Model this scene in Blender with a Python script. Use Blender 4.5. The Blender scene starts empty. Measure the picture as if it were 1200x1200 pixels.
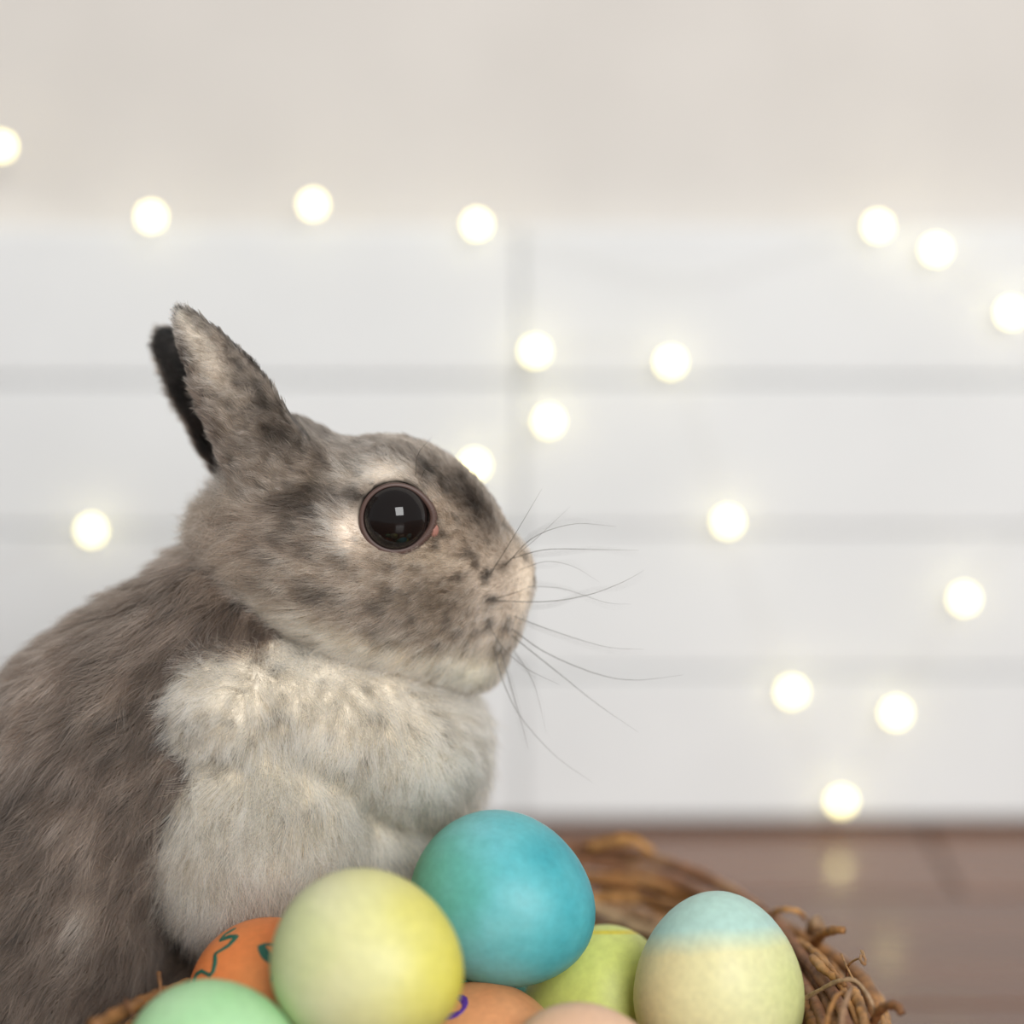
import bpy, bmesh, math, random
import numpy as np
from mathutils import Vector, Matrix, kdtree

random.seed(7); np.random.seed(7)
sc = bpy.context.scene
C = sc.collection

# ------------------------------------------------------------------ camera
PITCH = math.radians(11.0); LENS = 85.0; K = 36.0/LENS/1200.0; HCAM = 0.35
cp, sp = math.cos(PITCH), math.sin(PITCH)
cam = bpy.data.cameras.new('camera'); camo = bpy.data.objects.new('camera', cam); C.objects.link(camo)
camo.location = (0, 0, HCAM); camo.rotation_euler = (math.pi/2-PITCH, 0, 0)
cam.lens = LENS; cam.sensor_width = 36; cam.clip_start = 0.02
cam.dof.use_dof = True; cam.dof.focus_distance = 0.717; cam.dof.aperture_fstop = 2.75; cam.dof.aperture_blades = 0
sc.camera = camo
# ------------------------------------------------------------------ light, exposure
sc.view_settings.view_transform = 'Standard'; sc.view_settings.look = 'None'
sc.view_settings.gamma = 1; sc.view_settings.use_curve_mapping = False
sc.view_settings.exposure = 0.0
w = bpy.data.worlds.new('room_daylight'); sc.world = w; w.use_nodes = True
bg = w.node_tree.nodes['Background']; bg.inputs[0].default_value = (0.985, 1.0, 1.0, 1); bg.inputs[1].default_value = 0.42
def area(name, loc, target, size, power, col):
    l = bpy.data.lights.new(name, 'AREA'); l.shape = 'RECTANGLE'; l.size = size[0]; l.size_y = size[1]
    l.energy = power; l.color = col
    o = bpy.data.objects.new(name, l); C.objects.link(o); o.location = loc
    d = Vector(target)-Vector(loc); o.rotation_euler = d.to_track_quat('-Z', 'Y').to_euler()
    return o
area('window_behind_camera_offscreen', (0.95, -2.1, 1.75), (0, 0.8, 0.15), (1.5, 1.6), 112, (1.0, 0.995, 0.98))

# ------------------------------------------------------------------ helpers
def P(px, py, d):                       # pixel + distance along the view axis -> place
    v = (600-py)*K; u = (px-600)*K
    return Vector((u*d, d*(cp+v*sp), HCAM+d*(-sp+v*cp)))
def PY(px, py, y):                      # pixel on the upright plane at distance y
    v = (600-py)*K; return P(px, py, y/(cp+v*sp))
def PZ(px, py, z):                      # pixel on the level plane at height z
    v = (600-py)*K; return P(px, py, (HCAM-z)/(sp-v*cp))
def tag(o, label=None, cat=None, group=None, kind=None):
    if label: o['label'] = label
    if cat: o['category'] = cat
    if group: o['group'] = group
    if kind: o['kind'] = kind
    return o
def link(name, me, mat, parent=None, smooth=True):
    o = bpy.data.objects.new(name, me); C.objects.link(o)
    if mat is not None and not me.materials: me.materials.append(mat)
    if smooth: me.polygons.foreach_set('use_smooth', [True]*len(me.polygons))
    if parent is not None: o.parent = parent
    return o
def mesh(name, vs, fs):
    me = bpy.data.meshes.new(name); me.from_pydata([tuple(v) for v in vs], [], fs); me.update(); return me
def empty(name, loc):
    o = bpy.data.objects.new(name, None); C.objects.link(o); o.location = loc; o.empty_display_size = 0.02
    return o
def keep(o, parent):                    # parent an object whose vertices are in world space
    o.parent = parent; o.matrix_parent_inverse = Matrix.Translation(-parent.location) if parent.type == 'EMPTY' else Matrix()
    return o
def tube(pts, rad, sides=8, cap=True):
    pts = [Vector(p) for p in pts]; n = len(pts); vs = []; fs = []
    T = [(pts[min(i+1, n-1)]-pts[max(i-1, 0)]).normalized() for i in range(n)]
    nrm = T[0].orthogonal().normalized()
    for i in range(n):
        nrm = (nrm-T[i]*nrm.dot(T[i])).normalized(); b = T[i].cross(nrm)
        r = rad[i] if hasattr(rad, '__len__') else rad
        for s in range(sides):
            a = 2*math.pi*s/sides; vs.append(pts[i]+(nrm*math.cos(a)+b*math.sin(a))*r)
    for i in range(n-1):
        for s in range(sides):
            s2 = (s+1) % sides; fs.append((i*sides+s, i*sides+s2, (i+1)*sides+s2, (i+1)*sides+s))
    if cap:
        fs.append(tuple(range(sides))[::-1]); fs.append(tuple((n-1)*sides+s for s in range(sides)))
    return vs, fs
def spline(pts, m):                     # Catmull-Rom through the points
    pts = [Vector(p) for p in pts]; q = [pts[0]*2-pts[1]]+pts+[pts[-1]*2-pts[-2]]; out = []
    L = len(pts)-1
    for i in range(m):
        t = i/(m-1)*L; j = min(int(t), L-1); f = t-j; a, b, c, d = q[j:j+4]
        out.append(0.5*((2*b)+(c-a)*f+(2*a-5*b+4*c-d)*f*f+(3*b-a-3*c+d)*f**3))
    return out
def boxmesh(name, x0, x1, y0, y1, z0, z1, bev=0.0):
    bm = bmesh.new(); bmesh.ops.create_cube(bm, size=1)
    for v in bm.verts: v.co = Vector((x0+(v.co.x+.5)*(x1-x0), y0+(v.co.y+.5)*(y1-y0), z0+(v.co.z+.5)*(z1-z0)))
    if bev: bmesh.ops.bevel(bm, geom=bm.edges[:], offset=bev, segments=2, affect='EDGES')
    me = bpy.data.meshes.new(name); bm.to_mesh(me); bm.free(); return me

# ------------------------------------------------------------------ materials
def lin(c): 
    return tuple(((v/255)/12.92 if v/255 <= .04045 else (((v/255)+.055)/1.055)**2.4) for v in c[:3])
def L4(c): return (*lin(c), 1)
class NT:
    def __init__(s, name):
        s.m = bpy.data.materials.new(name); s.m.use_nodes = True; s.t = s.m.node_tree; s.b = s.t.nodes['Principled BSDF']
    def n(s, typ, **kw):
        x = s.t.nodes.new(typ)
        for k_, v in kw.items():
            if hasattr(x, k_): setattr(x, k_, v)
            else: x.inputs[k_.replace('_', ' ')].default_value = v
        return x
    def l(s, a, b): s.t.links.new(a, b)
    def ramp(s, fac, stops, interp='LINEAR'):
        r = s.t.nodes.new('ShaderNodeValToRGB'); r.color_ramp.interpolation = interp
        e = r.color_ramp.elements
        while len(e) < len(stops): e.new(0.5)
        for el, (p_, c_) in zip(e, stops): el.position = p_; el.color = L4(c_)
        s.l(fac, r.inputs[0]); return r.outputs[0]
    def mix(s, fac, a, b):
        x = s.t.nodes.new('ShaderNodeMix'); x.data_type = 'RGBA'
        if hasattr(fac, 'links'): s.l(fac, x.inputs[0])
        else: x.inputs[0].default_value = fac
        for v, i in ((a, 6), (b, 7)):
            if hasattr(v, 'links'): s.l(v, x.inputs[i])
            else: x.inputs[i].default_value = L4(v)
        return x.outputs[2]
    def set(s, **kw):
        for k_, v in kw.items(): s.b.inputs[k_.replace('_', ' ')].default_value = v

def paint(name, col, rough=0.55, amt=4):
    t = NT(name); co = t.n('ShaderNodeTexCoord'); no = t.n('ShaderNodeTexNoise', Scale=14.0, Detail=4.0)
    t.l(co.outputs['Object'], no.inputs['Vector'])
    c = t.ramp(no.outputs[0], [(.3, tuple(v-amt for v in col)), (.7, tuple(min(255, v+amt*.5) for v in col))])
    t.l(c, t.b.inputs['Base Color']); t.set(Roughness=rough); return t.m
M_wall = paint('warm_plaster', (214, 209, 203), .8)
M_board = paint('white_painted_board', (227, 228, 228), .6)
M_gap = paint('shadow_gap_backing', (208, 208, 205), .9)

t = NT('dark_wood_floor'); co = t.n('ShaderNodeTexCoord'); mp = t.n('ShaderNodeMapping'); mp.inputs['Scale'].default_value = (3, 40, 40)
oi = t.n('ShaderNodeObjectInfo'); t.l(co.outputs['Object'], mp.inputs['Vector'])
no = t.n('ShaderNodeTexNoise', Scale=2.0, Detail=6.0, Distortion=.6, noise_dimensions='4D'); t.l(mp.outputs[0], no.inputs['Vector'])
ml = t.n('ShaderNodeMath', operation='MULTIPLY'); ml.inputs[1].default_value = 13; t.l(oi.outputs['Random'], ml.inputs[0]); t.l(ml.outputs[0], no.inputs['W'])
c1 = t.ramp(no.outputs[0], [(.25, (76, 46, 28)), (.5, (108, 68, 42)), (.75, (132, 88, 56))])
c2 = t.ramp(oi.outputs['Random'], [(0, (90, 62, 48)), (1, (130, 84, 52))])
t.l(t.mix(.45, c1, c2), t.b.inputs['Base Color']); t.set(Roughness=.25); t.b.inputs['Coat Weight'].default_value = .35; t.b.inputs['Coat Roughness'].default_value = .13; t.b.inputs['Specular IOR Level'].default_value = .4
bp = t.n('ShaderNodeBump', Strength=.06, Distance=.002); t.l(no.outputs[0], bp.inputs['Height']); t.l(bp.outputs[0], t.b.inputs['Normal'])
M_floor = t.m

t = NT('vine_bark'); co = t.n('ShaderNodeTexCoord'); oi = t.n('ShaderNodeObjectInfo')
no = t.n('ShaderNodeTexNoise', Scale=230.0, Detail=5.0, Roughness=.65); t.l(co.outputs['Object'], no.inputs['Vector'])
no2 = t.n('ShaderNodeTexNoise', Scale=45.0, Detail=3.0); t.l(co.outputs['Object'], no2.inputs['Vector'])
base = t.ramp(oi.outputs['Random'], [(0, (126, 82, 48)), (.35, (182, 128, 70)), (.65, (206, 152, 88)), (.85, (146, 100, 70)), (1, (200, 170, 132))])
dark = t.mix(.62, base, (44, 30, 24)); t.l(base, dark.node.inputs[6])
f1 = t.n('ShaderNodeMapRange'); f1.inputs[1].default_value = .35; f1.inputs[2].default_value = .62; t.l(no.outputs[0], f1.inputs[0])
cc = t.mix(f1.outputs[0], dark, base)
f2 = t.n('ShaderNodeMapRange'); f2.inputs[1].default_value = .55; f2.inputs[2].default_value = .75; f2.inputs[4].default_value = .5; t.l(no2.outputs[0], f2.inputs[0])
t.l(t.mix(f2.outputs[0], cc, (188, 152, 108)), t.b.inputs['Base Color']); t.set(Roughness=.62)
bp = t.n('ShaderNodeBump', Strength=.5, Distance=.0008); t.l(no.outputs[0], bp.inputs['Height']); t.l(bp.outputs[0], t.b.inputs['Normal'])
M_twig = t.m

def simple(name, col, rough=.5, **kw):
    t = NT(name); t.b.inputs['Base Color'].default_value = L4(col); t.set(Roughness=rough, **kw); return t.m
M_copper = simple('pale_wire', (225, 222, 212), .5)
t = NT('lit_bulb'); t.set(Roughness=.3); t.b.inputs['Base Color'].default_value = (1, .9, .7, 1)
t.b.inputs['Emission Color'].default_value = (1.0, .90, .42, 1); t.b.inputs['Emission Strength'].default_value = 7.5
M_bulb = t.m
M_socket = simple('bulb_socket', (225, 220, 205), .4)

# ------------------------------------------------------------------ setting: floor, back wall
YW = 1.05
floor = tag(link('floor', boxmesh('floor', -1.6, 1.6, -.4, 1.3, -.03, -.012), M_gap, smooth=False), kind='structure')
y = YW+.03; i = 0; PW = .118; pl = {}
while y > -.3:
    xs = [-1.5, -1.5+random.uniform(.5, 1.2)]
    while xs[-1] < 1.5: xs.append(min(1.5, xs[-1]+random.uniform(.9, 1.3)))
    for a, b in zip(xs[:-1], xs[1:]):
        if b-a < .03: continue
        o = link('plank', boxmesh('plank', a+.0006, b-.0006, y-PW+.0008, y-.0008, -.012, 0, .0012), M_floor, floor, smooth=False)
    y -= PW; i += 1

wall = tag(link('wall_back', boxmesh('wall_back', -1.6, 1.6, YW+.016, YW+.12, -.03, 1.3), M_wall, smooth=False), kind='structure')
link('backing', boxmesh('backing', -1.4, 1.4, YW+.010, YW+.0158, .001, .27), M_gap, wall, smooth=False)
ZB = [0.004, .0718, .1374, .2041, .2715]
XJ = [-1.2, -.62, .0033, .64, 1.2]
for r in range(4):
    for a, b in zip(XJ[:-1], XJ[1:]):
        g = .0007
        dz = random.uniform(0, .002)
        link('board', boxmesh('board', a+.0005, b-.0005, YW+dz, YW+.0098, ZB[r]+(g if r else 0), ZB[r+1]-g, .0012), M_board, wall, smooth=False)

# ------------------------------------------------------------------ string of fairy lights
BUL = [(-60, 120, 0), (2, 172), (177, 254), (367, 240), (559, 263), (800, 330, 0), (1029, 265), (1097, 293), (1185, 367), (1260, 540, 0), (1130, 702), (1050, 836), (986, 940),
       (928, 811), (853, 612), (786, 425), (627, 412), (643, 494), (556, 546), (330, 660, 0), (107, 622), (-70, 700, 0)]
YL = YW-.010
root = empty('string_lights', PY(600, 300, YL)); tag(root, 'string of warm white fairy lights hung on white boards', 'fairy lights')
path = []
random.seed(3)
for b in BUL:
    p = PY(b[0], b[1], YL if b[1] > 262 else YL); path.append(p)
wv, wf = tube([q+Vector((0, .006, 0)) for q in spline(path, 260)], .00016, 5)
keep(link('wire', mesh('wire', wv, wf), M_copper), root)
bm = bmesh.new(); bmesh.ops.create_uvsphere(bm, u_segments=14, v_segments=10, radius=.0029)
for v in bm.verts:
    if v.co.z > 0: v.co.z *= 1.1
bulb_me = bpy.data.meshes.new('bulb'); bm.to_mesh(bulb_me); bm.free()
sv, sf = tube([(0, 0, 0), (0, .004, 0), (0, .0065, 0)], [.0016, .0018, .0012], 8); sock_me = mesh('socket', sv, sf)
for b, p in zip(BUL, path):
    if len(b) > 2: continue
    o = keep(link('bulb', bulb_me, M_bulb), root); o.location = p
    s = link('socket', sock_me, M_socket); s.parent = o

# ------------------------------------------------------------------ nest
NC = Vector((-.008, .690, 0)); NR = .109
nest = empty('twig_nest', (NC.x, NC.y, 0)); tag(nest, 'round brown nest wreath of twisted vine twigs holding dyed eggs', 'nest')
random.seed(21)
def sstep(a, b, x): x = min(1, max(0, (x-a)/(b-a))); return x*x*(3-2*x)
def hfac(th):                           # rim height round the ring (radians, 0 = right, pi/2 = far side)
    d = math.degrees(th) % 360
    f = 1.0
    f -= .5*sstep(85, 125, d)*(1-sstep(140, 190, d))
    f -= .20*sstep(205, 235, d)*(1-sstep(305, 345, d))
    return f
def ring(th, off, z):
    R = NR+off
    return Vector((NC.x+R*1.0*math.cos(th), NC.y+R*1.06*math.sin(th), max(.003, z*hfac(th))))
def add_twig(pts, rads, name='twig', sides=7):
    v, f = tube(pts, rads, sides); return keep(link(name, mesh(name, v, f), M_twig), nest)
for i in range(64):
    th0 = random.uniform(0, 2*math.pi); span = math.radians(random.uniform(110, 280))
    ph0 = random.uniform(0, 2*math.pi); dph = random.uniform(-.9, 1.6)
    rho = random.choice([1, 1, .95, .6, .3]); r0 = random.choice([.0013, .0017, .0021, .0026, .0030])
    n = 46; pts = []; rads = []
    wob = [random.uniform(-1, 1) for _ in range(6)]
    for j in range(n):
        t_ = j/(n-1); th = th0+span*t_; ph = ph0+dph*span*t_*.5
        off = .0165*rho*math.cos(ph)+.0016*math.sin(5*th+wob[0]*6)+.001*math.sin(11*th+wob[1]*6)
        z = .0355+.0315*rho*math.sin(ph)+.0018*math.sin(4*th+wob[2]*6)+.0012*math.sin(13*th+wob[3]*6)
        pts.append(ring(th, off, z))
        knot = 1+.25*max(0, math.sin(9*th+wob[4]*6))**8
        rads.append(r0*knot*(1-.35*t_)*(.55 if j in (0, n-1) else 1))
    add_twig(pts, rads)
# the bottom: crossing twigs that carry the eggs
for i in range(52):
    a = random.uniform(0, math.pi); o = random.uniform(-.085, .085); h = math.sqrt(.1**2-o*o)
    d = Vector((math.cos(a), math.sin(a), 0)); nn = Vector((-d.y, d.x, 0))
    z = .005+.009*random.random(); bow = random.uniform(-.012, .012)
    pts = []
    for j in range(12):
        s = -1+2*j/11
        q = NC+d*(h*s)+nn*(o+bow*(1-s*s)); q.z = z+.028*((q.x-NC.x)**2+(q.y-NC.y)**2)/.01; pts.append(q)
    add_twig(pts, [random.uniform(.0014, .0026)]*12, sides=6)
# rim twigs that show on the right and far side, laid along the top of the ring
def rimtwig(lst, z, r, name='twig', m=36):
    zs = z if hasattr(z, '__len__') else [z]*len(lst)
    pts = spline([PZ(a, b, zz) for (a, b), zz in zip(lst, zs)], m)
    ph = random.uniform(0, 6)
    rad = [r*(1-.3*j/m)*(1+.12*math.sin(j*.9+ph)+.12*math.sin(j*2.3+ph)) for j in range(m)]
    return add_twig(pts, rad, name, 8)
rimtwig([(560, 990), (690, 996), (770, 1008), (850, 1040), (905, 1080), (950, 1130), (985, 1180), (1010, 1260)], .073, .0026)
rimtwig([(600, 1002), (700, 1012), (790, 1032), (868, 1074), (915, 1116), (950, 1165), (975, 1230)], .070, .0023)
rimtwig([(640, 1012), (720, 1010), (790, 1040), (860, 1072), (900, 1110)], [.062, .066, .060, .058, .058], .0030)
rimtwig([(690, 1060), (740, 1078), (790, 1102), (830, 1140)], [.05, .052, .052, .05], .0026)
rimtwig([(700, 1044), (760, 1050), (830, 1062)], .056, .0022)
rimtwig([(905, 1082), (935, 1122), (965, 1165), (985, 1215)], .068, .0034)
rimtwig([(920, 1098), (950, 1112), (980, 1145), (1005, 1200), (1015, 1250)], [.068, .076, .075, .072, .07], .0013)
rimtwig([(925, 1150), (950, 1190), (965, 1240)], .068, .0026)
rimtwig([(985, 1155), (1003, 1180), (1018, 1215), (1022, 1260)], .070, .0028)
rimtwig([(998, 1160), (1010, 1185), (1016, 1230)], .074, .0018)
rimtwig([(952, 1122), (968, 1138), (985, 1150)], .078, .0016, m=14)
rimtwig([(956, 1118), (975, 1136), (990, 1155)], .079, .0009, m=14)
rimtwig([(110, 1203), (160, 1178), (200, 1160), (262, 1140)], [.086, .083, .079, .072], .0022)
rimtwig([(135, 1215), (185, 1185), (250, 1160)], [.08, .077, .07], .0016)
rimtwig([(60, 1260), (110, 1222), (180, 1206), (250, 1190)], [.076, .075, .07, .064], .0020)
# wraps, stubs and tendrils
rimtwig([(940, 1172), (965, 1158), (985, 1149), (1003, 1150), (1018, 1168), (1028, 1192), (1036, 1215)], [.070, .077, .082, .083, .080, .074, .068], .00075, 'tendril')
rimtwig([(968, 1215), (971, 1190), (980, 1168), (990, 1162)], [.074, .08, .083, .082], .0008, 'tendril')
rimtwig([(985, 1210), (988, 1185), (997, 1158)], [.078, .083, .083], .0010, 'tendril')
rimtwig([(898, 1074), (915, 1066), (935, 1068), (945, 1078)], [.072, .08, .08, .072], .0010, 'tendril')
rimtwig([(955, 1105), (965, 1094), (978, 1090), (989, 1090)], [.070, .078, .082, .083], [.0017][0], 'twig_stub', 14)
rimtwig([(950, 1092), (957, 1080), (962, 1086)], [.072, .078, .076], .0022, 'twig_stub', 8)
rimtwig([(992, 1145), (994, 1132), (1000, 1126), (1007, 1123)], [.072, .080, .083, .085], .00045, 'tendril')
rimtwig([(1007, 1123), (1012, 1129), (1014, 1124), (1009, 1119), (1009, 1127), (1014, 1130), (1012, 1117), (1009, 1114), (1011, 1118)], .085, .00042, 'tendril', 40)
rimtwig([(986, 1118), (992, 1132), (1000, 1148)], .08, .0004, 'tendril', 12)
rimtwig([(1022, 1215), (1027, 1192), (1036, 1180), (1048, 1178), (1054, 1182), (1057, 1188)], [.066, .074, .079, .081, .081, .080], .0015, 'tendril')
rimtwig([(1030, 1182), (1034, 1200), (1040, 1230)], .072, .0009, 'tendril', 14)
rimtwig([(148, 1171), (150, 1180), (160, 1192), (170, 1206)], [.088, .087, .085, .082], .0006, 'tendril', 14)
rimtwig([(150, 1180), (160, 1178)], .0875, .0005, 'tendril', 6)
rimtwig([(186, 1140), (188, 1158), (190, 1180)], [.086, .083, .078], .0007, 'tendril', 10)
rimtwig([(690, 992), (740, 985), (765, 1000)], [.078, .082, .078], .0022, 'twig_stub', 14)

# ------------------------------------------------------------------ eggs
def egg_mesh(a, b, asym=.14, nu=40, nv=26):
    vs = [Vector((0, 0, a))]
    for i in range(1, nv):
        ph = math.pi*i/nv; z = math.cos(ph); r = math.sin(ph)*b*(1-asym*z*.9)
        for j in range(nu):
            q = 2*math.pi*j/nu; vs.append(Vector((r*math.cos(q), r*math.sin(q), a*z)))
    vs.append(Vector((0, 0, -a))); fs = []
    for j in range(nu): fs.append((0, 1+j, 1+(j+1) % nu))
    for i in range(nv-2):
        for j in range(nu):
            p = 1+i*nu; j2 = (j+1) % nu; fs.append((p+j, p+nu+j, p+nu+j2, p+j2))
    last = len(vs)-1; p = 1+(nv-2)*nu
    for j in range(nu): fs.append((last, p+(j+1) % nu, p+j))
    return mesh('egg', vs, fs)
def egg_mat(name, fn, rough=.48):
    t = NT(name); co = t.n('ShaderNodeTexCoord'); 
    n1 = t.n('ShaderNodeTexNoise', Scale=38.0, Detail=4.0); t.l(co.outputs['Object'], n1.inputs['Vector'])
    n2 = t.n('ShaderNodeTexNoise', Scale=420.0, Detail=3.0); t.l(co.outputs['Object'], n2.inputs['Vector'])
    # place on the egg in world directions relative to its centre (rotation undone by the vector transform)
    vt = t.n('ShaderNodeVectorTransform', vector_type='VECTOR', convert_from='OBJECT', convert_to='WORLD'); t.l(co.outputs['Object'], vt.inputs[0])
    sx = t.n('ShaderNodeSeparateXYZ'); t.l(vt.outputs[0], sx.inputs[0])
    c = fn(t, sx.outputs, n1.outputs[0])
    f = t.n('ShaderNodeMapRange'); f.inputs[1].default_value = .3; f.inputs[2].default_value = .7; f.inputs[3].default_value = .68; f.inputs[4].default_value = .78
    t.l(n2.outputs[0], f.inputs[0])
    mm = t.t.nodes.new('ShaderNodeMix'); mm.data_type = 'RGBA'; mm.blend_type = 'MULTIPLY'; mm.inputs[0].default_value = 1
    t.l(c, mm.inputs[6]); t.l(f.outputs[0], mm.inputs[7])
    t.l(mm.outputs[2], t.b.inputs['Base Color'])
    t.set(Roughness=rough, Subsurface_Weight=.12, Subsurface_Scale=.004); t.b.inputs['Subsurface Radius'].default_value = (1, .7, .4)
    t.b.inputs['Specular IOR Level'].default_value = .4
    bp = t.n('ShaderNodeBump', Strength=.05, Distance=.0004); t.l(n2.outputs[0], bp.inputs['Height']); t.l(bp.outputs[0], t.b.inputs['Normal'])
    return t.m
def lincomb(t, o, n, cx, cy, cz, cn, c0):      # cx*X + cy*Y + cz*Z (per 25 mm) + cn*(noise-.5) + c0
    s = None
    for k_, v in ((0, cx), (1, cy), (2, cz)):
        if not v: continue
        m = t.n('ShaderNodeMath', operation='MULTIPLY_ADD'); t.l(o[k_], m.inputs[0]); m.inputs[1].default_value = v/.025
        if s is None: m.inputs[2].default_value = c0-.5*cn
        else: t.l(s, m.inputs[2])
        s = m.outputs[0]
    m = t.n('ShaderNodeMath', operation='MULTIPLY_ADD'); t.l(n, m.inputs[0]); m.inputs[1].default_value = cn; t.l(s, m.inputs[2])
    m.use_clamp = True
    return m.outputs[0]
def f_teal(t, o, n):
    a = t.ramp(lincomb(t, o, n, .25, 0, 0, .9, .28), [(0, (142, 218, 222)), (.35, (104, 202, 210)), (.7, (48, 168, 182)), (1, (26, 142, 158))])
    g = lincomb(t, o, n, -.7, 0, 0, .9, -.05)
    return t.mix(g, a, (104, 176, 118))
def f_yellow(t, o, n):
    a = t.ramp(lincomb(t, o, n, .4, 0, 0, .35, .4), [(0, (242, 242, 206)), (.45, (248, 244, 172)), (.8, (243, 233, 92)), (1, (238, 224, 60))])
    return t.mix(lincomb(t, o, n, -.45, 0, 0, .6, -.15), a, (178, 214, 96))
def f_lgreen(t, o, n):
    return t.ramp(lincomb(t, o, n, -.01, 0, 0, .9, .5), [(0, (216, 250, 206)), (1, (172, 240, 164))])
def f_orange(t, o, n):
    return t.ramp(lincomb(t, o, n, -.15, 0, .2, .7, .5), [(0, (255, 182, 124)), (.5, (255, 160, 92)), (1, (252, 132, 64))])
def f_brown(t, o, n):
    a = t.ramp(lincomb(t, o, n, 0, 0, .25, .8, .45), [(0, (255, 200, 150)), (.6, (250, 178, 124)), (1, (236, 146, 92))])
    return a
def f_peach(t, o, n):
    return t.ramp(lincomb(t, o, n, .01, 0, 0, .7, .5), [(0, (255, 204, 166)), (1, (255, 214, 182))])
def f_ygreen(t, o, n):
    a = t.ramp(lincomb(t, o, n, .01, 0, 0, .8, .55), [(0, (206, 216, 96)), (.5, (226, 234, 130)), (1, (236, 240, 150))])
    z = lincomb(t, o, n, 0, .27, .75, .02, 0)
    band = t.ramp(z, [(0, (0, 0, 0)), (.765, (0, 0, 0)), (.775, (255, 255, 255)), (.80, (255, 255, 255)), (.81, (0, 0, 0))])
    return t.mix(band, a, (240, 222, 70))
def f_pale(t, o, n):
    a = t.ramp(lincomb(t, o, n, .45, 0, 0, .35, .45), [(0, (255, 234, 178)), (.3, (250, 240, 184)), (.65, (247, 245, 186)), (1, (226, 238, 146))])
    cap = t.ramp(lincomb(t, o, n, -.04, .17, .47, .10, .22), [(0, (0, 0, 0)), (.42, (0, 0, 0)), (.56, (255, 255, 255)), (1, (255, 255, 255))])
    return t.mix(cap, a, (198, 234, 222))
def f_dteal(t, o, n):
    return t.ramp(lincomb(t, o, n, .01, 0, 0, .7, .5), [(0, (40, 170, 150)), (1, (20, 150, 140))])
M_green_pen = simple('green_marker', (30, 92, 74), .5)
M_purple_pen = simple('purple_marker', (84, 46, 140), .5)
GE = 'dyed eggs heaped in the twig nest'
# name: px, py, dist, half length, half width, blunt-to-tip axis (right, up, towards camera), colour, label
EGGS = [
 ('dyed_egg', 592, 1057, .720, .0288, .0258, (.80, -.30, .55), f_teal, 'turquoise blue dyed egg on top of the heap beside rabbit chest'),
 ('dyed_egg', 434, 1130, .668, .0278, .0252, (.80, -.20, .60), f_yellow, 'plain bright yellow dyed egg with glossy spots below the rabbit'),
 ('dyed_egg', 253, 1248, .662, .0262, .0230, (.75, .1, .6), f_lgreen, 'pale mint green dyed egg in front of the orange egg'),
 ('dyed_egg', 322, 1170, .707, .0256, .0236, (.6, .2, .7), f_orange, 'bright orange egg with dark green drawn zigzag lines'),
 ('dyed_egg', 570, 1243, .708, .0265, .0230, (.5, .2, .8), f_brown, 'light orange brown egg with a purple drawn curl'),
 ('dyed_egg', 688, 1273, .672, .0250, .0225, (.8, 0, .6), f_peach, 'plain pale peach pink dyed egg between other eggs'),
 ('dyed_egg', 706, 1187, .745, .0285, .0250, (.1, .9, .35), f_ygreen, 'lime yellow green dyed egg with a thin yellow band'),
 ('dyed_egg', 842, 1156, .711, .0288, .0250, (-.05, .95, .25), f_pale, 'two tone egg dyed pale aqua above and cream yellow below'),
 ('dyed_egg', 562, 1208, .766, .0245, .0215, (.9, .1, .4), f_dteal, 'deep teal green egg mostly hidden underneath turquoise egg'),
]
eggs = []
for nm, px, py, d, a, b, ax, fn, lab in EGGS:
    o = link(nm, egg_mesh(a, b), egg_mat('dye_'+fn.__name__[2:], fn))
    wx = Vector((1, 0, 0))*ax[0]+Vector((0, sp, cp))*ax[1]+Vector((0, -cp, sp))*ax[2]
    o.rotation_euler = wx.to_track_quat('Z', 'Y').to_euler(); o.location = P(px, py, d)
    tag(o, lab, 'egg', GE); eggs.append((o, a, b))
bpy.context.view_layer.update()
CAMP = Vector((0, 0, HCAM))
def egg_stroke(idx, pts, wd, mat, name='drawn_line', m=40, closed=False):
    """pen line lying on the shell"""
    o, a, b = eggs[idx]; mi = o.matrix_world.inverted(); out = []
    dense = []
    for (x0, y0), (x1, y1) in zip(pts[:-1], pts[1:]):
        n = max(3, int(math.hypot(x1-x0, y1-y0)/2.0))
        dense += [(x0+(x1-x0)*i/n, y0+(y1-y0)*i/n) for i in range(n)]
    dense.append(pts[-1])
    for q in dense:
        tgt = P(q[0], q[1], 1.0); ro = mi @ CAMP; rd = (mi @ tgt-ro).normalized()
        ok, loc, nor, _ = o.ray_cast(ro, rd)
        if ok: out.append((loc, nor))
    if len(out) < 2: return
    vs = []; fs = []; n = len(out)
    for i, (l, nr) in enumerate(out):
        tg = (out[min(i+1, n-1)][0]-out[max(i-1, 0)][0]).normalized(); sd = nr.cross(tg).normalized()
        ww = 1.7*wd*(.85+.2*math.sin(i*.35))
        for s, h in ((-1, 0), (-.8, .00022), (.8, .00022), (1, 0)): vs.append(l+sd*ww*s+nr*h)
    for i in range(n-1):
        for s in range(3): fs.append((4*i+s, 4*i+s+1, 4*i+5+s, 4*i+4+s))
    s = link(name, mesh(name, vs, fs), mat); s.parent = o
egg_stroke(3, [(276, 1088), (264, 1095), (258, 1102)], .00035, M_green_pen)
egg_stroke(3, [(258, 1102), (268, 1098), (278, 1097)], .00055, M_green_pen)
egg_stroke(3, [(278, 1097), (268, 1108), (252, 1118), (252, 1128), (250, 1138), (246, 1143), (236, 1138), (230, 1142), (227, 1150)], .0005, M_green_pen)
egg_stroke(3, [(302, 1110), (310, 1107), (324, 1107)], .0003, M_green_pen)
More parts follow.
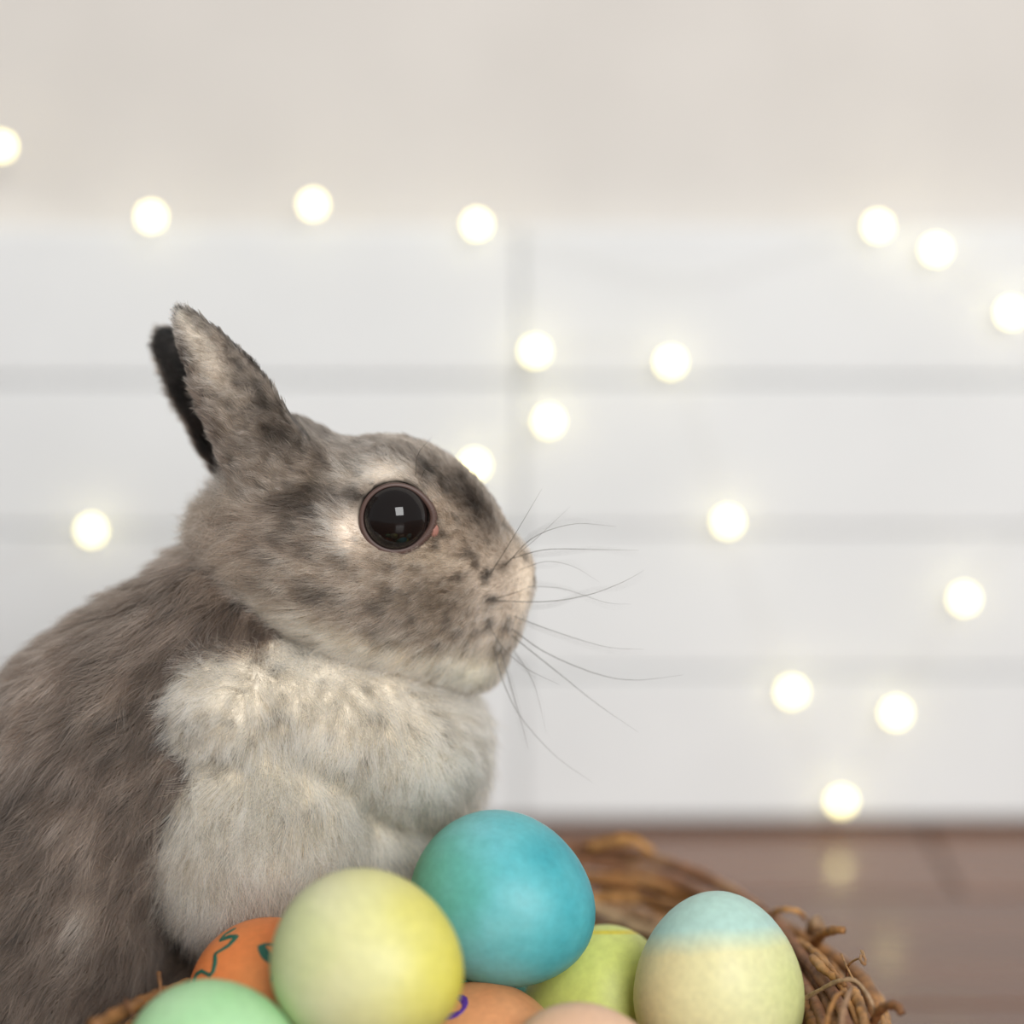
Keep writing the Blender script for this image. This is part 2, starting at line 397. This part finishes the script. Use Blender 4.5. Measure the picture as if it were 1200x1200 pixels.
egg_stroke(3, [(306, 1110), (312, 1120), (319, 1126)], .0008, M_green_pen)
egg_stroke(3, [(319, 1126), (320, 1140), (318, 1150)], .0004, M_green_pen)
egg_stroke(4, [tuple(q[:2]) for q in spline([(536, 1168, 0), (542, 1170, 0), (545, 1177, 0), (541, 1185, 0), (532, 1190, 0), (522, 1192, 0)], 9)], .0007, M_purple_pen)

# ------------------------------------------------------------------ the rabbit: one continuous body from blended volumes
Y0 = .728; SC = .000262
def S(px, py, yo=0.0):                  # a place on the rabbit's middle plane (or yo beside it)
    return np.array(PY(px, py, Y0+yo))
prims = []                              # (group, kind, data, blend)
def ell(g, px, py, rx, rz, ry, rot=0, yo=0, k=20, mirror=False, tilt=0):
    c = S(px, py); 
    for s in ((-1, 1) if mirror else (1,)):
        cc = c.copy(); cc[1] += s*abs(yo)*SC if mirror else yo*SC
        prims.append((g, 'e', (cc, np.array([rx, ry, rz])*SC, math.radians(rot)), k*SC))
def cap(g, a, b, ra, rb, ya=0, yb=0, k=20, mirror=False):
    for s in ((-1, 1) if mirror else (1,)):
        A = S(*a); B = S(*b); A[1] += s*ya*SC; B[1] += s*yb*SC
        prims.append((g, 'c', (A, B, ra*SC, rb*SC), k*SC))
# head
ell('head', 395, 628, 128, 100, 92, rot=-8, k=30)
ell('head', 478, 592, 92, 72, 66, rot=-28, k=40)
ell('head', 515, 672, 94, 98, 68, rot=-10, k=45)
ell('head', 586, 690, 36, 52, 32, rot=-20, k=36)
ell('head', 575, 722, 36, 40, 24, yo=22, k=20, mirror=True)
ell('head', 556, 776, 30, 24, 26, k=25)
ell('head', 490, 742, 92, 50, 62, rot=-17, k=40)
ell('head', 430, 688, 104, 74, 52, rot=-14, yo=48, k=40, mirror=True)
ell('head', 334, 640, 88, 86, 90, rot=-20, k=40)
ell('head', 345, 545, 62, 48, 60, rot=-30, k=40)
ell('head', 468, 596, 52, 44, 24, yo=62, k=25, mirror=True)
# neck and trunk
cap('body', (260, 728), (140, 860), 90, 134, k=30)
cap('body', (190, 870), (-85, 1195), 146, 208, k=60)
ell('body', -140, 1180, 200, 170, 170, k=50)
ell('body', -70, 1180, 150, 150, 60, yo=150, k=40, mirror=True)
# throat roll, chest, shoulder
ell('ruff', 380, 828, 178, 86, 132, rot=-15, k=16)
ell('ruff', 470, 880, 90, 72, 96, rot=-20, k=40)
ell('ruff', 268, 812, 96, 92, 160, rot=-10, k=40)
ell('chest', 500, 880, 58, 110, 70, rot=6, yo=36, k=40)
ell('chest', 430, 985, 76, 64, 80, rot=30, k=30)
ell('chest', 296, 948, 108, 138, 64, rot=6, yo=98, k=26, mirror=True)
ell('chest', 360, 930, 100, 120, 125, k=40)
# fore legs into the nest, hind feet on the floor, tail
cap('chest', (330, 1050), (380, 1165), 50, 30, ya=40, yb=22, k=24, mirror=True)
ell('body', 395, 1182, 44, 18, 22, yo=24, k=14, mirror=True)
cap('body', (140, 1040), (160, 1130), 54, 36, ya=95, yb=84, k=20, mirror=True)
ell('body', 20, 1395, 130, 22, 40, yo=140, k=20, mirror=True)
ell('body', 225, 1140, 95, 70, 92, k=20)
ell('body', -330, 1240, 50, 44, 44, k=30)
# ears
EB = S(318, 545); ears = {}
def ear(g, lobes, yo0, yo1, rot, kk=14):
    # a leaf of overlapping flattened lobes from base to tip
    for (px, py, a, b, th) in lobes:
        f = min(1, max(0, (548-py)/180)); yo = yo0+(yo1-yo0)*f
        prims.append((g, 'e', (S(px, py, yo*SC), np.array([a, th, b])*SC, math.radians(rot)), kk*SC))
ear('ear_near', ((318, 548, 66, 50, 30), (297, 506, 66, 45, 24), (275, 464, 64, 41, 16), (251, 426, 50, 29, 10), (234, 400, 36, 18, 7), (221, 381, 18, 8, 4)), -52, -78, -60)
ear('ear_far', ((300, 556, 62, 40, 30), (270, 516, 66, 38, 22), (240, 470, 64, 34, 14), (214, 430, 46, 26, 9), (200, 408, 26, 17, 6)), 52, 90, -60)

def sd_prim(pr, p):
    g, kd, D, k = pr
    if kd == 'e':
        c, r, rot = D; q = p-c
        if rot:                          # rotation in the x-z plane; positive lifts the right end
            cr, sr = math.cos(rot), math.sin(rot)
            q = np.stack([q[..., 0]*cr+q[..., 2]*sr, q[..., 1], -q[..., 0]*sr+q[..., 2]*cr], -1)
        k0 = np.linalg.norm(q/r, axis=-1); k1 = np.linalg.norm(q/(r*r), axis=-1)+1e-9
        return k0*(k0-1)/k1
    A, B, ra, rb = D; ba = B-A; h = np.clip(((p-A)@ba)/(ba@ba), 0, 1)
    return np.linalg.norm(p-A-h[..., None]*ba, axis=-1)-(ra+(rb-ra)*h)
def smin(a, b, k):
    h = np.maximum(k-np.abs(a-b), 0)/k; return np.minimum(a, b)-h*h*k*.25
GROUPS = ['body', 'ruff', 'chest', 'head', 'ear_near', 'ear_far']
GK = {'ruff': 14*SC, 'chest': 26*SC, 'head': 10*SC, 'ear_near': 26*SC, 'ear_far': 26*SC}
def sd_groups(p):
    out = {}
    for pr in prims:
        d = sd_prim(pr, p); g = pr[0]
        out[g] = d if g not in out else smin(out[g], d, pr[3])
    return out
EYE = []
def sd(p):
    G = sd_groups(p)
    b = smin(G['body'], G['chest'], GK['chest'])
    b = smin(b, G['ruff'], GK['ruff'])
    h = smin(smin(G['head'], G['ear_near'], GK['ear_near']), G['ear_far'], GK['ear_far'])
    d = smin(b, h, GK['head'])
    for c, r in EYE:
        e = r*1.02-np.linalg.norm(p-c, axis=-1); kk = .0012
        hh = np.maximum(kk-np.abs(d-e), 0)/kk; d = np.maximum(d, e)+hh*hh*kk*.25
    return d
# seat the eyes in the head surface
RE = .0104
for s in (-1, 1):
    ys = np.linspace(.05, 0, 260)
    base = np.array([PY(462, 609, Y0-.024)])[0]
    pts = np.stack([np.full(260, base[0]), Y0+s*ys, np.full(260, base[2])], -1)
    d = sd(pts); i = int(np.argmax(d < 0)); q = pts[i].copy()
    EYE.append((q+np.array([0, -s*.0042, 0]), RE))
def nets(lo, hi, h):
    ax = [np.arange(lo[i], hi[i]+h, h) for i in range(3)]
    n = [len(a) for a in ax]; F = np.empty(n, np.float32)
    YY, ZZ = np.meshgrid(ax[1], ax[2], indexing='ij')
    for i0 in range(0, n[0], 12):
        xs = ax[0][i0:i0+12]
        p = np.stack([np.broadcast_to(xs[:, None, None], (len(xs),)+YY.shape), np.broadcast_to(YY, (len(xs),)+YY.shape), np.broadcast_to(ZZ, (len(xs),)+YY.shape)], -1)
        F[i0:i0+12] = sd(p)
    I = F < 0
    c = [(a, b, e) for a in (0, 1) for b in (0, 1) for e in (0, 1)]
    sl = lambda a, m: slice(a, m-1+a)
    cnt = sum(I[sl(a, n[0]), sl(b, n[1]), sl(e, n[2])].astype(np.int8) for a, b, e in c)
    act = (cnt > 0) & (cnt < 8); idx = -np.ones(act.shape, np.int64); cells = np.argwhere(act); idx[act] = np.arange(len(cells))
    acc = np.zeros((len(cells), 3)); num = np.zeros(len(cells))
    for a in c:
        for d in range(3):
            if a[d]: continue
            b = list(a); b[d] = 1
            fa = F[tuple((cells+np.array(a)).T)]; fb = F[tuple((cells+np.array(b)).T)]
            cr = (fa < 0) != (fb < 0); t_ = np.where(cr, fa/(fa-fb+1e-20), 0)
            pos = np.array(a, float)+t_[:, None]*np.eye(3)[d]; acc += pos*cr[:, None]; num += cr
    V = np.array(lo)+(cells+acc/num[:, None])*h
    Q = []
    for d in range(3):
        e = [0, 0, 0]; e[d] = 1; u, v = [(1, 2), (2, 0), (0, 1)][d]
        A = I[tuple(slice(0, n[j]-e[j]) for j in range(3))]; B = I[tuple(slice(e[j], n[j]) for j in range(3))]
        for flip in (False, True):
            W = np.argwhere((~A & B) if flip else (A & ~B))
            W = W[(W[:, u] > 0) & (W[:, v] > 0) & (W[:, u] < n[u]-1) & (W[:, v] < n[v]-1)]
            eu = np.eye(3, dtype=int)[u]; ev = np.eye(3, dtype=int)[v]
            q = np.stack([idx[tuple(x.T)] for x in (W-eu-ev, W-ev, W, W-eu)], 1)
            Q.append(q[:, ::-1] if flip else q)
    return V, np.concatenate(Q)
lo = np.array([-.345, .655, .0]); hi = np.array([.03, .84, .292])
V, Q = nets(lo, hi, .0017)
def grad(p, e=.0006):
    g = np.stack([sd(p+np.eye(3)[i]*e)-sd(p-np.eye(3)[i]*e) for i in range(3)], -1)
    return g/(np.linalg.norm(g, axis=-1, keepdims=True)+1e-12)
gN = grad(V); V = V-gN*sd(V)[:, None]
V[:, 2] = np.maximum(V[:, 2], .001)

# colour of the coat, painted over both flanks alike
def hash3(i):
    i = i.astype(np.int64); h = (i[..., 0]*73856093) ^ (i[..., 1]*19349663) ^ (i[..., 2]*83492791)
    h = (h ^ (h >> 13))*1274126177; return ((h ^ (h >> 16)) & 0xFFFFF)/float(0xFFFFF)
def vnoise(p, s, seed=0):
    q = p*s+seed*17.31; i = np.floor(q).astype(np.int64); f = q-i; f = f*f*(3-2*f); r = 0
    for a in (0, 1):
        for b in (0, 1):
            for c in (0, 1):
                wgt = (f[..., 0] if a else 1-f[..., 0])*(f[..., 1] if b else 1-f[..., 1])*(f[..., 2] if c else 1-f[..., 2])
                r = r+wgt*hash3(i+np.array([a, b, c]))
    return r
def to_px(p):
    q = p.copy(); q[:, 1] = Y0-np.abs(q[:, 1]-Y0)
    dy = q[:, 1]; dz = q[:, 2]-HCAM; d = dy*cp-dz*sp; v = (dy*sp+dz*cp)/d
    return 600+q[:, 0]/d/K, 600-v/K
def blob(px, py, cx, cy, rx, ry, rot=0):
    a = math.radians(rot); dx = px-cx; dy = -(py-cy); u = dx*math.cos(a)+dy*math.sin(a); v = -dx*math.sin(a)+dy*math.cos(a)
    return np.exp(-((u/rx)**2+(v/ry)**2))
BASE = {'head': (158, 144, 131), 'ruff': (238, 230, 216), 'chest': (228, 219, 202), 'body': (100, 87, 78), 'ear_near': (146, 135, 125), 'ear_far': (146, 135, 125)}
PATCH = [  # cx, cy, rx, ry, turn, colour, strength, groups
 (345, 590, 70, 26, -30, (70, 61, 55), .9, 'head'), (400, 585, 40, 12, -10, (74, 65, 59), .85, 'head'),
 (350, 640, 70, 14, -15, (88, 77, 69), .8, 'head'), (440, 553, 60, 14, 8, (222, 211, 198), .85, 'head'),
 (408, 622, 20, 26, 0, (230, 218, 206), .9, 'head'), (505, 655, 60, 14, -12, (184, 170, 154), .7, 'head'),
 (455, 665, 60, 14, -10, (178, 164, 150), .6, 'head'), (515, 705, 60, 34, -20, (112, 100, 88), .75, 'head'),
 (420, 720, 70, 26, -18, (132, 118, 107), .5, 'head'), (430, 760, 130, 15, -18, (224, 210, 190), .85, 'head'),
 
 (555, 790, 46, 24, 0, (232, 226, 210), .95, 'head'), (560, 590, 20, 60, 42, (62, 55, 50), .95, 'head'),
 (500, 545, 60, 14, -30, (80, 72, 66), .85, 'head'), (598, 610, 16, 50, 15, (178, 166, 154), .7, 'head'),
 (618, 690, 18, 40, 0, (226, 214, 198), .9, 'head'), (580, 710, 34, 58, 0, (188, 175, 163), .75, 'head'), (375, 502, 62, 30, -22, (56, 51, 48), .95, 'head'),
 (572, 673, 6, 5, 0, (40, 34, 30), .9, 'head'), (577, 702, 7, 5, 0, (36, 30, 27), .95, 'head'), (573, 730, 6, 6, 0, (44, 38, 34), .9, 'head'), (590, 664, 6, 4, 40, (60, 52, 46), .8, 'head'), (500, 560, 8, 10, 0, (56, 50, 46), .8, 'head'),
 (350, 525, 80, 26, -40, (84, 77, 72), .85, 'head'), (430, 522, 60, 16, -10, (140, 132, 125), .8, 'head'),
 (270, 640, 40, 60, 20, (150, 130, 115), .6, 'head'),
 (230, 395, 14, 40, 20, (230, 221, 208), .95, 'ear_near'), (255, 430, 16, 46, 32, (206, 196, 184), .8, 'ear_near'),
 (216, 425, 9, 22, 8, (48, 42, 39), .95, 'ear_near'), (244, 520, 14, 60, 10, (118, 102, 93), .7, 'ear_near'),
 (300, 455, 24, 60, 38, (110, 103, 97), .8, 'ear_near'), (330, 510, 40, 30, 0, (80, 73, 68), .85, 'ear_near'),
 (230, 375, 18, 10, -50, (92, 86, 81), .8, 'ear_near'), (208, 368, 8, 10, 0, (232, 226, 214), .9, 'ear_near'),
 (212, 460, 6, 90, 12, (196, 160, 146), .8, 'ear_near'),
 (150, 740, 60, 22, 0, (104, 92, 84), .6, 'body'),
 (60, 790, 60, 26, 40, (142, 124, 112), .6, 'body'), (130, 820, 30, 14, 30, (168, 150, 136), .6, 'body'),
 (60, 910, 70, 24, 30, (98, 86, 79), .6, 'body'), (20, 880, 50, 20, 30, (158, 142, 131), .6, 'body'),
 (110, 950, 40, 30, 60, (140, 124, 113), .6, 'body'), 
 (105, 1065, 16, 40, -10, (158, 147, 137), .8, 'body'),
 
 
 
 
 
]
def coat(p, gid):
    px, py = to_px(p); col = np.zeros((len(p), 3))
    for g, nme in enumerate(GROUPS): col[gid == g] = lin(BASE[nme])
    for cx, cy, rx, ry, ro, c, st, gr in PATCH:
        ok = (gid == GROUPS.index(gr)) | ((gr == 'ear_near') & (gid == 5))
        wgt = blob(px, py, cx, cy, rx, ry, ro)*st*ok; col = col*(1-wgt[:, None])+np.array(lin(c))*wgt[:, None]
    f_ = np.clip((548-py)/180, 0, 1); mid = np.where(gid == 5, 52+38*f_, 52+26*f_)*SC
    inn = np.clip((mid-np.abs(p[:, 1]-Y0))/(4*SC), 0, 1)*(gid >= 4)
    col = col*(1-inn[:, None])+np.array(lin((46, 42, 40)))*inn[:, None]
    lum = col.mean(1)/np.where(gid == 0, .15, .30); hb_ = (gid == 0) | (gid >= 3)
    col *= np.where(hb_, np.clip(lum, .12, 1.8)**np.where(gid == 0, .5, .4), 1.0)[:, None]
    n = .55*vnoise(p, 190, 1)+.45*vnoise(p, 420, 2)
    body = (gid == 0)
    n2 = vnoise(p, 70, 5)
    col *= (.62+.76*n)[:, None]
    col *= np.where(body, .72+.56*n2, .9+.2*n2)[:, None]
    fl = vnoise(p, 330, 8); col *= np.where(fl > np.where((gid == 1) | (gid == 2), .72, .70), .42, 1.0)[:, None]
    col = np.maximum(col*np.array([.76, .73, .69])*np.array([1.12, 1.0, 1.04, 1.14, 1.05, 1.05])[gid][:, None], .004)
    return col/np.maximum(col.max(1, keepdims=True)/.86, 1)
def gids(p):
    G = sd_groups(p); return np.argmin(np.stack([G[g] for g in GROUPS], -1), -1)

rabbit = empty('rabbit', (-.10, Y0, 0)); tag(rabbit, 'small grey brown rabbit in profile leaning over the egg nest', 'rabbit')
me = mesh('body', V, [tuple(int(i) for i in q) for q in Q])
vc = me.color_attributes.new('coat', 'FLOAT_COLOR', 'POINT'); cc_ = coat(V, gids(V))
vc.data.foreach_set('color', np.concatenate([cc_, np.ones((len(V), 1))], 1).astype(np.float32).ravel())
t = NT('rabbit_skin'); at = t.n('ShaderNodeAttribute', attribute_name='coat'); t.l(at.outputs['Color'], t.b.inputs['Base Color']); t.set(Roughness=.9)
body = keep(link('body', me, t.m), rabbit)

# ---- coat
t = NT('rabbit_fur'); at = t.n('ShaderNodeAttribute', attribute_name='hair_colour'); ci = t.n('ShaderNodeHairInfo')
rp = t.n('ShaderNodeMapRange'); rp.inputs[1].default_value = 0; rp.inputs[2].default_value = .62; rp.inputs[3].default_value = .75; rp.inputs[4].default_value = 1.1  # darker roots: mild undercoat tone that also paints in shade between hairs
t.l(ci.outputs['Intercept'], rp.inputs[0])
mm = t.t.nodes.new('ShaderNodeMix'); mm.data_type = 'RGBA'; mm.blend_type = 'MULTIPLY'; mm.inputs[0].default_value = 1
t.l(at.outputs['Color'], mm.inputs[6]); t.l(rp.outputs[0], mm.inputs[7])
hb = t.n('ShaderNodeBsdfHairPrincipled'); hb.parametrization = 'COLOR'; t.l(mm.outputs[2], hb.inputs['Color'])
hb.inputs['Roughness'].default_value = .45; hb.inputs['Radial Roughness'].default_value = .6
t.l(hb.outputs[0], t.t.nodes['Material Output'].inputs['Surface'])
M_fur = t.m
tri = np.concatenate([Q[:, [0, 1, 2]], Q[:, [0, 2, 3]]])
TA = np.cross(V[tri[:, 1]]-V[tri[:, 0]], V[tri[:, 2]]-V[tri[:, 0]]); TA = np.linalg.norm(TA, axis=1)*.5
cen = V[tri].mean(1); tg = gids(cen)
DENS = {'head': 620e4, 'ruff': 330e4, 'chest': 300e4, 'body': 230e4, 'ear_near': 620e4, 'ear_far': 420e4}   # hairs per square metre
dn = np.array([DENS[g] for g in GROUPS])[tg]
cpx, cpy = to_px(cen)
far = cen[:, 1] > Y0+.02; dn = np.where(far, dn*.5, dn)
dn = np.where((cpx < -60) | (cpy > 1260), dn*.45, dn)
rng = np.random.default_rng(5)
cntT = rng.poisson(TA*dn); fi = np.repeat(np.arange(len(tri)), cntT); N = len(fi)
r1 = np.sqrt(rng.random(N)); r2 = rng.random(N)
bw = np.stack([1-r1, r1*(1-r2), r1*r2], 1)
root_p = (V[tri[fi]]*bw[..., None]).sum(1)
eyeok = np.ones(N, bool)
for c, r in EYE: eyeok &= np.linalg.norm(root_p-c, axis=1) > r*1.09
eyeok &= root_p[:, 2] > .003
root_p = root_p[eyeok]; N = len(root_p)
nor = np.concatenate([grad(root_p[i:i+60000]) for i in range(0, N, 60000)])
gid = np.concatenate([gids(root_p[i:i+60000]) for i in range(0, N, 60000)])
px, py = to_px(root_p)
nose = S(640, 672)
sgn = np.sign(root_p[:, 1]-Y0)
flow = np.zeros((N, 3)); LEN = np.zeros(N); LIFT = np.zeros(N)
isg = lambda n: gid == GROUPS.index(n)
hd = isg('head')
f = root_p-nose; f[:, 1] *= .6; flow[hd] = f[hd]/np.linalg.norm(f[hd], axis=1, keepdims=True)
dn_ = np.linalg.norm(root_p-S(610, 690), axis=1)
LEN[hd] = np.clip(.0022+.075*(dn_[hd]-.004), .0022, .0078)
LEN[hd & (py > 730)] *= 1.15
nape = np.clip((300-px)/60, 0, 1)*(py > 560)*hd; LEN *= 1+1.1*nape
de = np.min([np.linalg.norm(root_p-c, axis=1) for c, r in EYE], 0)
LEN = np.where(hd & (de < .016), np.minimum(LEN, .0026+(de-.0115)*.7), LEN)
LIFT[hd] = .38; LIFT += .35*nape
for g, tip in (('ear_near', np.array([-.62, -.1, .55])), ('ear_far', np.array([-.62, .1, .55]))):
    m_ = isg(g); flow[m_] = tip; LEN[m_] = .0052; LIFT[m_] = .28
    LEN[m_ & (py < 450)] = .0038
m_ = isg('ruff'); flow[m_] = np.stack([np.where(px < 300, -.75, -.1+.3*np.clip((px-380)/150, 0, 1)), 0*px, np.where(px < 300, -.65, -1)], 1)[m_]; LEN[m_] = .0090; LIFT[m_] = .66
m_ = isg('chest'); flow[m_] = np.stack([-.25+.45*np.clip((px-330)/170, 0, 1), 0*px, -1+0*px], 1)[m_]; LEN[m_] = .0145; LIFT[m_] = .42
m_ = isg('body'); flow[m_] = (-.62, 0, -.72); LEN[m_] = .0145; LIFT[m_] = .42
nv = np.stack([vnoise(root_p, 160, s_)-.5 for s_ in (11, 12, 13)], 1); nv2 = np.stack([vnoise(root_p, 520, s_)-.5 for s_ in (14, 15, 16)], 1)
flow = flow/np.linalg.norm(flow, axis=1, keepdims=True)
amp = np.where(hd, .5, .8)[:, None]; fz = (isg('ruff') | isg('chest'))[:, None]
flow += nv*amp*np.where(fz, 1.3, 1)+nv2*amp*np.where(fz, 1.6, .9)+rng.normal(0, 1, (N, 3))*np.where(fz, .34, .24)
flow -= nor*(flow*nor).sum(1, keepdims=True); flow /= np.linalg.norm(flow, axis=1, keepdims=True)+1e-9
LEN *= rng.uniform(.62, 1.15, N)
lift = LIFT*rng.uniform(.6, 1.4, N)
NP = 5; tt = np.linspace(0, 1, NP)
grav = np.array([0, 0, -1.0])
pos = np.empty((N, NP, 3))
for j, s in enumerate(tt):
    pos[:, j] = root_p-nor*.0003*(1-s)+LEN[:, None]*(s*(flow*np.cos(lift)[:, None]+nor*np.sin(lift)[:, None])+s*s*(-nor*.22*np.sin(lift)[:, None]+grav*.10+nv2*.25))
# locks: tips lean towards a shared tip
nc = max(1, N//11); ci_ = rng.choice(N, nc, replace=False); kd = kdtree.KDTree(nc)
for i, q in enumerate(ci_): kd.insert(root_p[q], i)
kd.balance()
near = np.array([kd.find(q)[1] for q in root_p]); cq = ci_[near]
same = (gid[cq] == gid) & (np.linalg.norm(root_p[cq]-root_p, axis=1) < .004)
lock = np.where(same, rng.uniform(.25, .95, N)*np.where(hd, .75, 1), 0)
for j, s in enumerate(tt): pos[:, j] += (pos[cq, j]-pos[:, j])*(lock*s**1.4*.85)[:, None]
colr = coat(root_p, gid)*np.clip(rng.normal(1.05, .32, N), .35, 2.0)[:, None]
colr *= (.45+1.35*rng.random(nc)**1.3)[near][:, None]
colr *= np.where(rng.random(N) < .12, 1.7, 1.0)[:, None]
colr = np.maximum(colr, .004); colr /= np.maximum(colr.max(1, keepdims=True)/.9, 1)
def fur_object(name, mask, label, rscale=1.0):
    idx = np.nonzero(mask)[0]; n = len(idx)
    cu = bpy.data.hair_curves.new(name); cu.add_curves([NP]*n)
    cu.attributes['position'].data.foreach_set('vector', pos[idx].astype(np.float32).ravel())
    ra = cu.attributes.get('radius') or cu.attributes.new('radius', 'FLOAT', 'POINT')
    rr = np.array([1.0, .95, .8, .55, .15])*.000075*rscale
    ra.data.foreach_set('value', (np.tile(rr, (n, 1))*rng.uniform(.7, 1.2, (n, 1))).astype(np.float32).ravel())
    ca = cu.attributes.new('hair_colour', 'FLOAT_COLOR', 'CURVE')
    ca.data.foreach_set('color', np.concatenate([colr[idx], np.ones((n, 1))], 1).astype(np.float32).ravel())
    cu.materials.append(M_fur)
    o = bpy.data.objects.new(name, cu); C.objects.link(o); o.parent = body
    o['kind'] = 'stuff'; o['label'] = label; return o
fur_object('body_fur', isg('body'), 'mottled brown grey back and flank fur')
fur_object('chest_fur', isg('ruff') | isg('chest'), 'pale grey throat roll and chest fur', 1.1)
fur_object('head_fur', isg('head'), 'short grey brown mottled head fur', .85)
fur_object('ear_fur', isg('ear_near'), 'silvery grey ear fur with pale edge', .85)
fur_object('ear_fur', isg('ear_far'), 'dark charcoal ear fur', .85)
print('hairs', N, 'body verts', len(V))

# ---- eyes
t = NT('eye_dark'); t.b.inputs['Base Color'].default_value = L4((22, 17, 16)); t.set(Roughness=.04); t.b.inputs['Specular IOR Level'].default_value = .30
t.b.inputs['Coat Weight'].default_value = .0; M_eye = t.m
M_lid = simple('eyelid_skin', (82, 60, 53), .5); M_tear = simple('tear_duct_skin', (160, 112, 100), .35); M_nose = simple('nose_skin', (140, 124, 108), .6)
for (c, r), s in zip(EYE, (-1, 1)):
    bm = bmesh.new(); bmesh.ops.create_uvsphere(bm, u_segments=48, v_segments=32, radius=r)
    m2 = bpy.data.meshes.new('eye'); bm.to_mesh(m2); bm.free()
    e = keep(link('eye', m2, M_eye), rabbit); e.location = Vector(c)
    # lid: a soft rim where skin meets the ball, facing outwards
    ax = Vector((.10, s, .06)).normalized(); ux = (Vector((1, 0, 0))-ax*ax.x).normalized(); uz = ax.cross(ux)
    if uz.z < 0: uz = -uz
    vs = []; fs = []; nu, nvv = 48, 8
    for i in range(nu):
        a = 2*math.pi*i/nu
        rx = .00955*(1+.10*max(0, math.cos(a))**6); rz = .0093
        hgt = math.sqrt(max(0, r*r-(.0096)**2))+.0000
        cc0 = Vector(c)+ux*(rx*math.cos(a))+uz*(rz*math.sin(a))+ax*hgt
        rad_dir = (ux*math.cos(a)+uz*math.sin(a)).normalized()
        wid = .00062+.0003*max(0, -math.sin(a))+.0003*max(0, math.cos(a))**4
        for j in range(nvv):
            b = 2*math.pi*j/nvv; vs.append(cc0+rad_dir*(wid*math.cos(b)*1.3+wid*.9)+ax*(wid*.8*math.sin(b)-.0004))
    for i in range(nu):
        for j in range(nvv): fs.append((i*nvv+j, ((i+1) % nu)*nvv+j, ((i+1) % nu)*nvv+(j+1) % nvv, i*nvv+(j+1) % nvv))
    lid = keep(link('eyelid', mesh('eyelid', vs, fs), M_lid), rabbit); lid['label'] = 'brownish bare eyelid rim'
    bm = bmesh.new(); bmesh.ops.create_uvsphere(bm, u_segments=14, v_segments=10, radius=1)
    for v in bm.verts:
        q = v.co.copy(); v.co = Vector(c)+ux*(.0112+q.x*.0017)+uz*(-.0035+q.z*.0024-q.x*.0004)+ax*(.0030+q.y*.0012)
    m2 = bpy.data.meshes.new('tear_duct'); bm.to_mesh(m2); bm.free()
    td = keep(link('tear_duct', m2, M_tear), rabbit); td['label'] = 'pink inner eye corner'
# nostril folds
for s in (-1, 1):
    a = S(612, 668); b_ = S(618, 684)
    v_, f_ = tube(spline([Vector(a)+Vector((-.001, s*.0052, .001)), Vector(b_)+Vector((.0006, s*.0040, .0012)), Vector(b_)+Vector((.0006, s*.0018, -.001))], 10), [.0003+.0004*math.sin(math.pi*i/9) for i in range(10)], 6)
    keep(link('nostril', mesh('nostril', v_, f_), M_nose), rabbit)

# ---- whiskers
M_wh = NT('whisker'); M_wh.b.inputs['Base Color'].default_value = L4((74, 68, 62)); M_wh.set(Roughness=.35); M_wh = M_wh.m
WH = [
 ([(573, 675), (600, 632), (635, 573)], 1.0), ([(592, 663), (625, 630), (672, 614), (722, 617)], .8), ([(598, 655), (640, 644), (700, 644), (748, 645)], .9),
 ([(590, 662), (625, 634), (668, 594)], .6), ([(575, 702), (600, 696), (625, 686)], .8), ([(578, 704), (640, 705), (690, 697), (730, 682), (755, 668)], .9),
 ([(572, 730), (590, 760), (620, 785), (655, 802)], .9), ([(600, 737), (640, 765), (700, 790), (745, 797), (800, 791)], 1.0),
 ([(600, 745), (650, 785), (700, 825), (748, 858)], 1.0), ([(578, 758), (590, 800), (610, 840), (650, 885), (694, 917)], 1.0),
 ([(587, 762), (600, 810), (612, 850), (619, 878)], .9), ([(602, 762), (625, 800), (640, 858)], .6), ([(602, 722), (650, 740), (710, 758), (755, 761)], .7),
 ([(618, 687), (660, 690), (710, 706), (740, 708)], .5), ([(608, 668), (640, 658), (672, 664), (702, 682)], .5)]
for pts, th in WH:
    for s in (-1, 1):
        if s == 1 and th > .95: continue
        n = len(pts); q3 = []
        for i, (a, b_) in enumerate(pts):
            yo = s*(.0135+.012*(i/(n-1))) if s < 0 else (.012+.02*(i/(n-1)))
            off = 0 if s < 0 else 6*math.sin(a*.7)
            q3.append(PY(a, b_+off, Y0+yo))
        sp_ = spline(q3, 14); rr = [.00015*th*(1-.88*i/13) for i in range(14)]
        v_, f_ = tube(sp_, rr, 5); keep(link('whisker', mesh('whisker', v_, f_), M_wh), rabbit)
for pts in ([(487, 557), (490, 532), (506, 512)], [(494, 560), (500, 548), (516, 546)]):
    for s in (-1, 1):
        q3 = [PY(a, b_, Y0+s*(.016+.002*i)) for i, (a, b_) in enumerate(pts)]
        v_, f_ = tube(spline(q3, 10), [.00010*(1-.8*i/9) for i in range(10)], 5); keep(link('brow_whisker', mesh('brow_whisker', v_, f_), M_wh), rabbit)
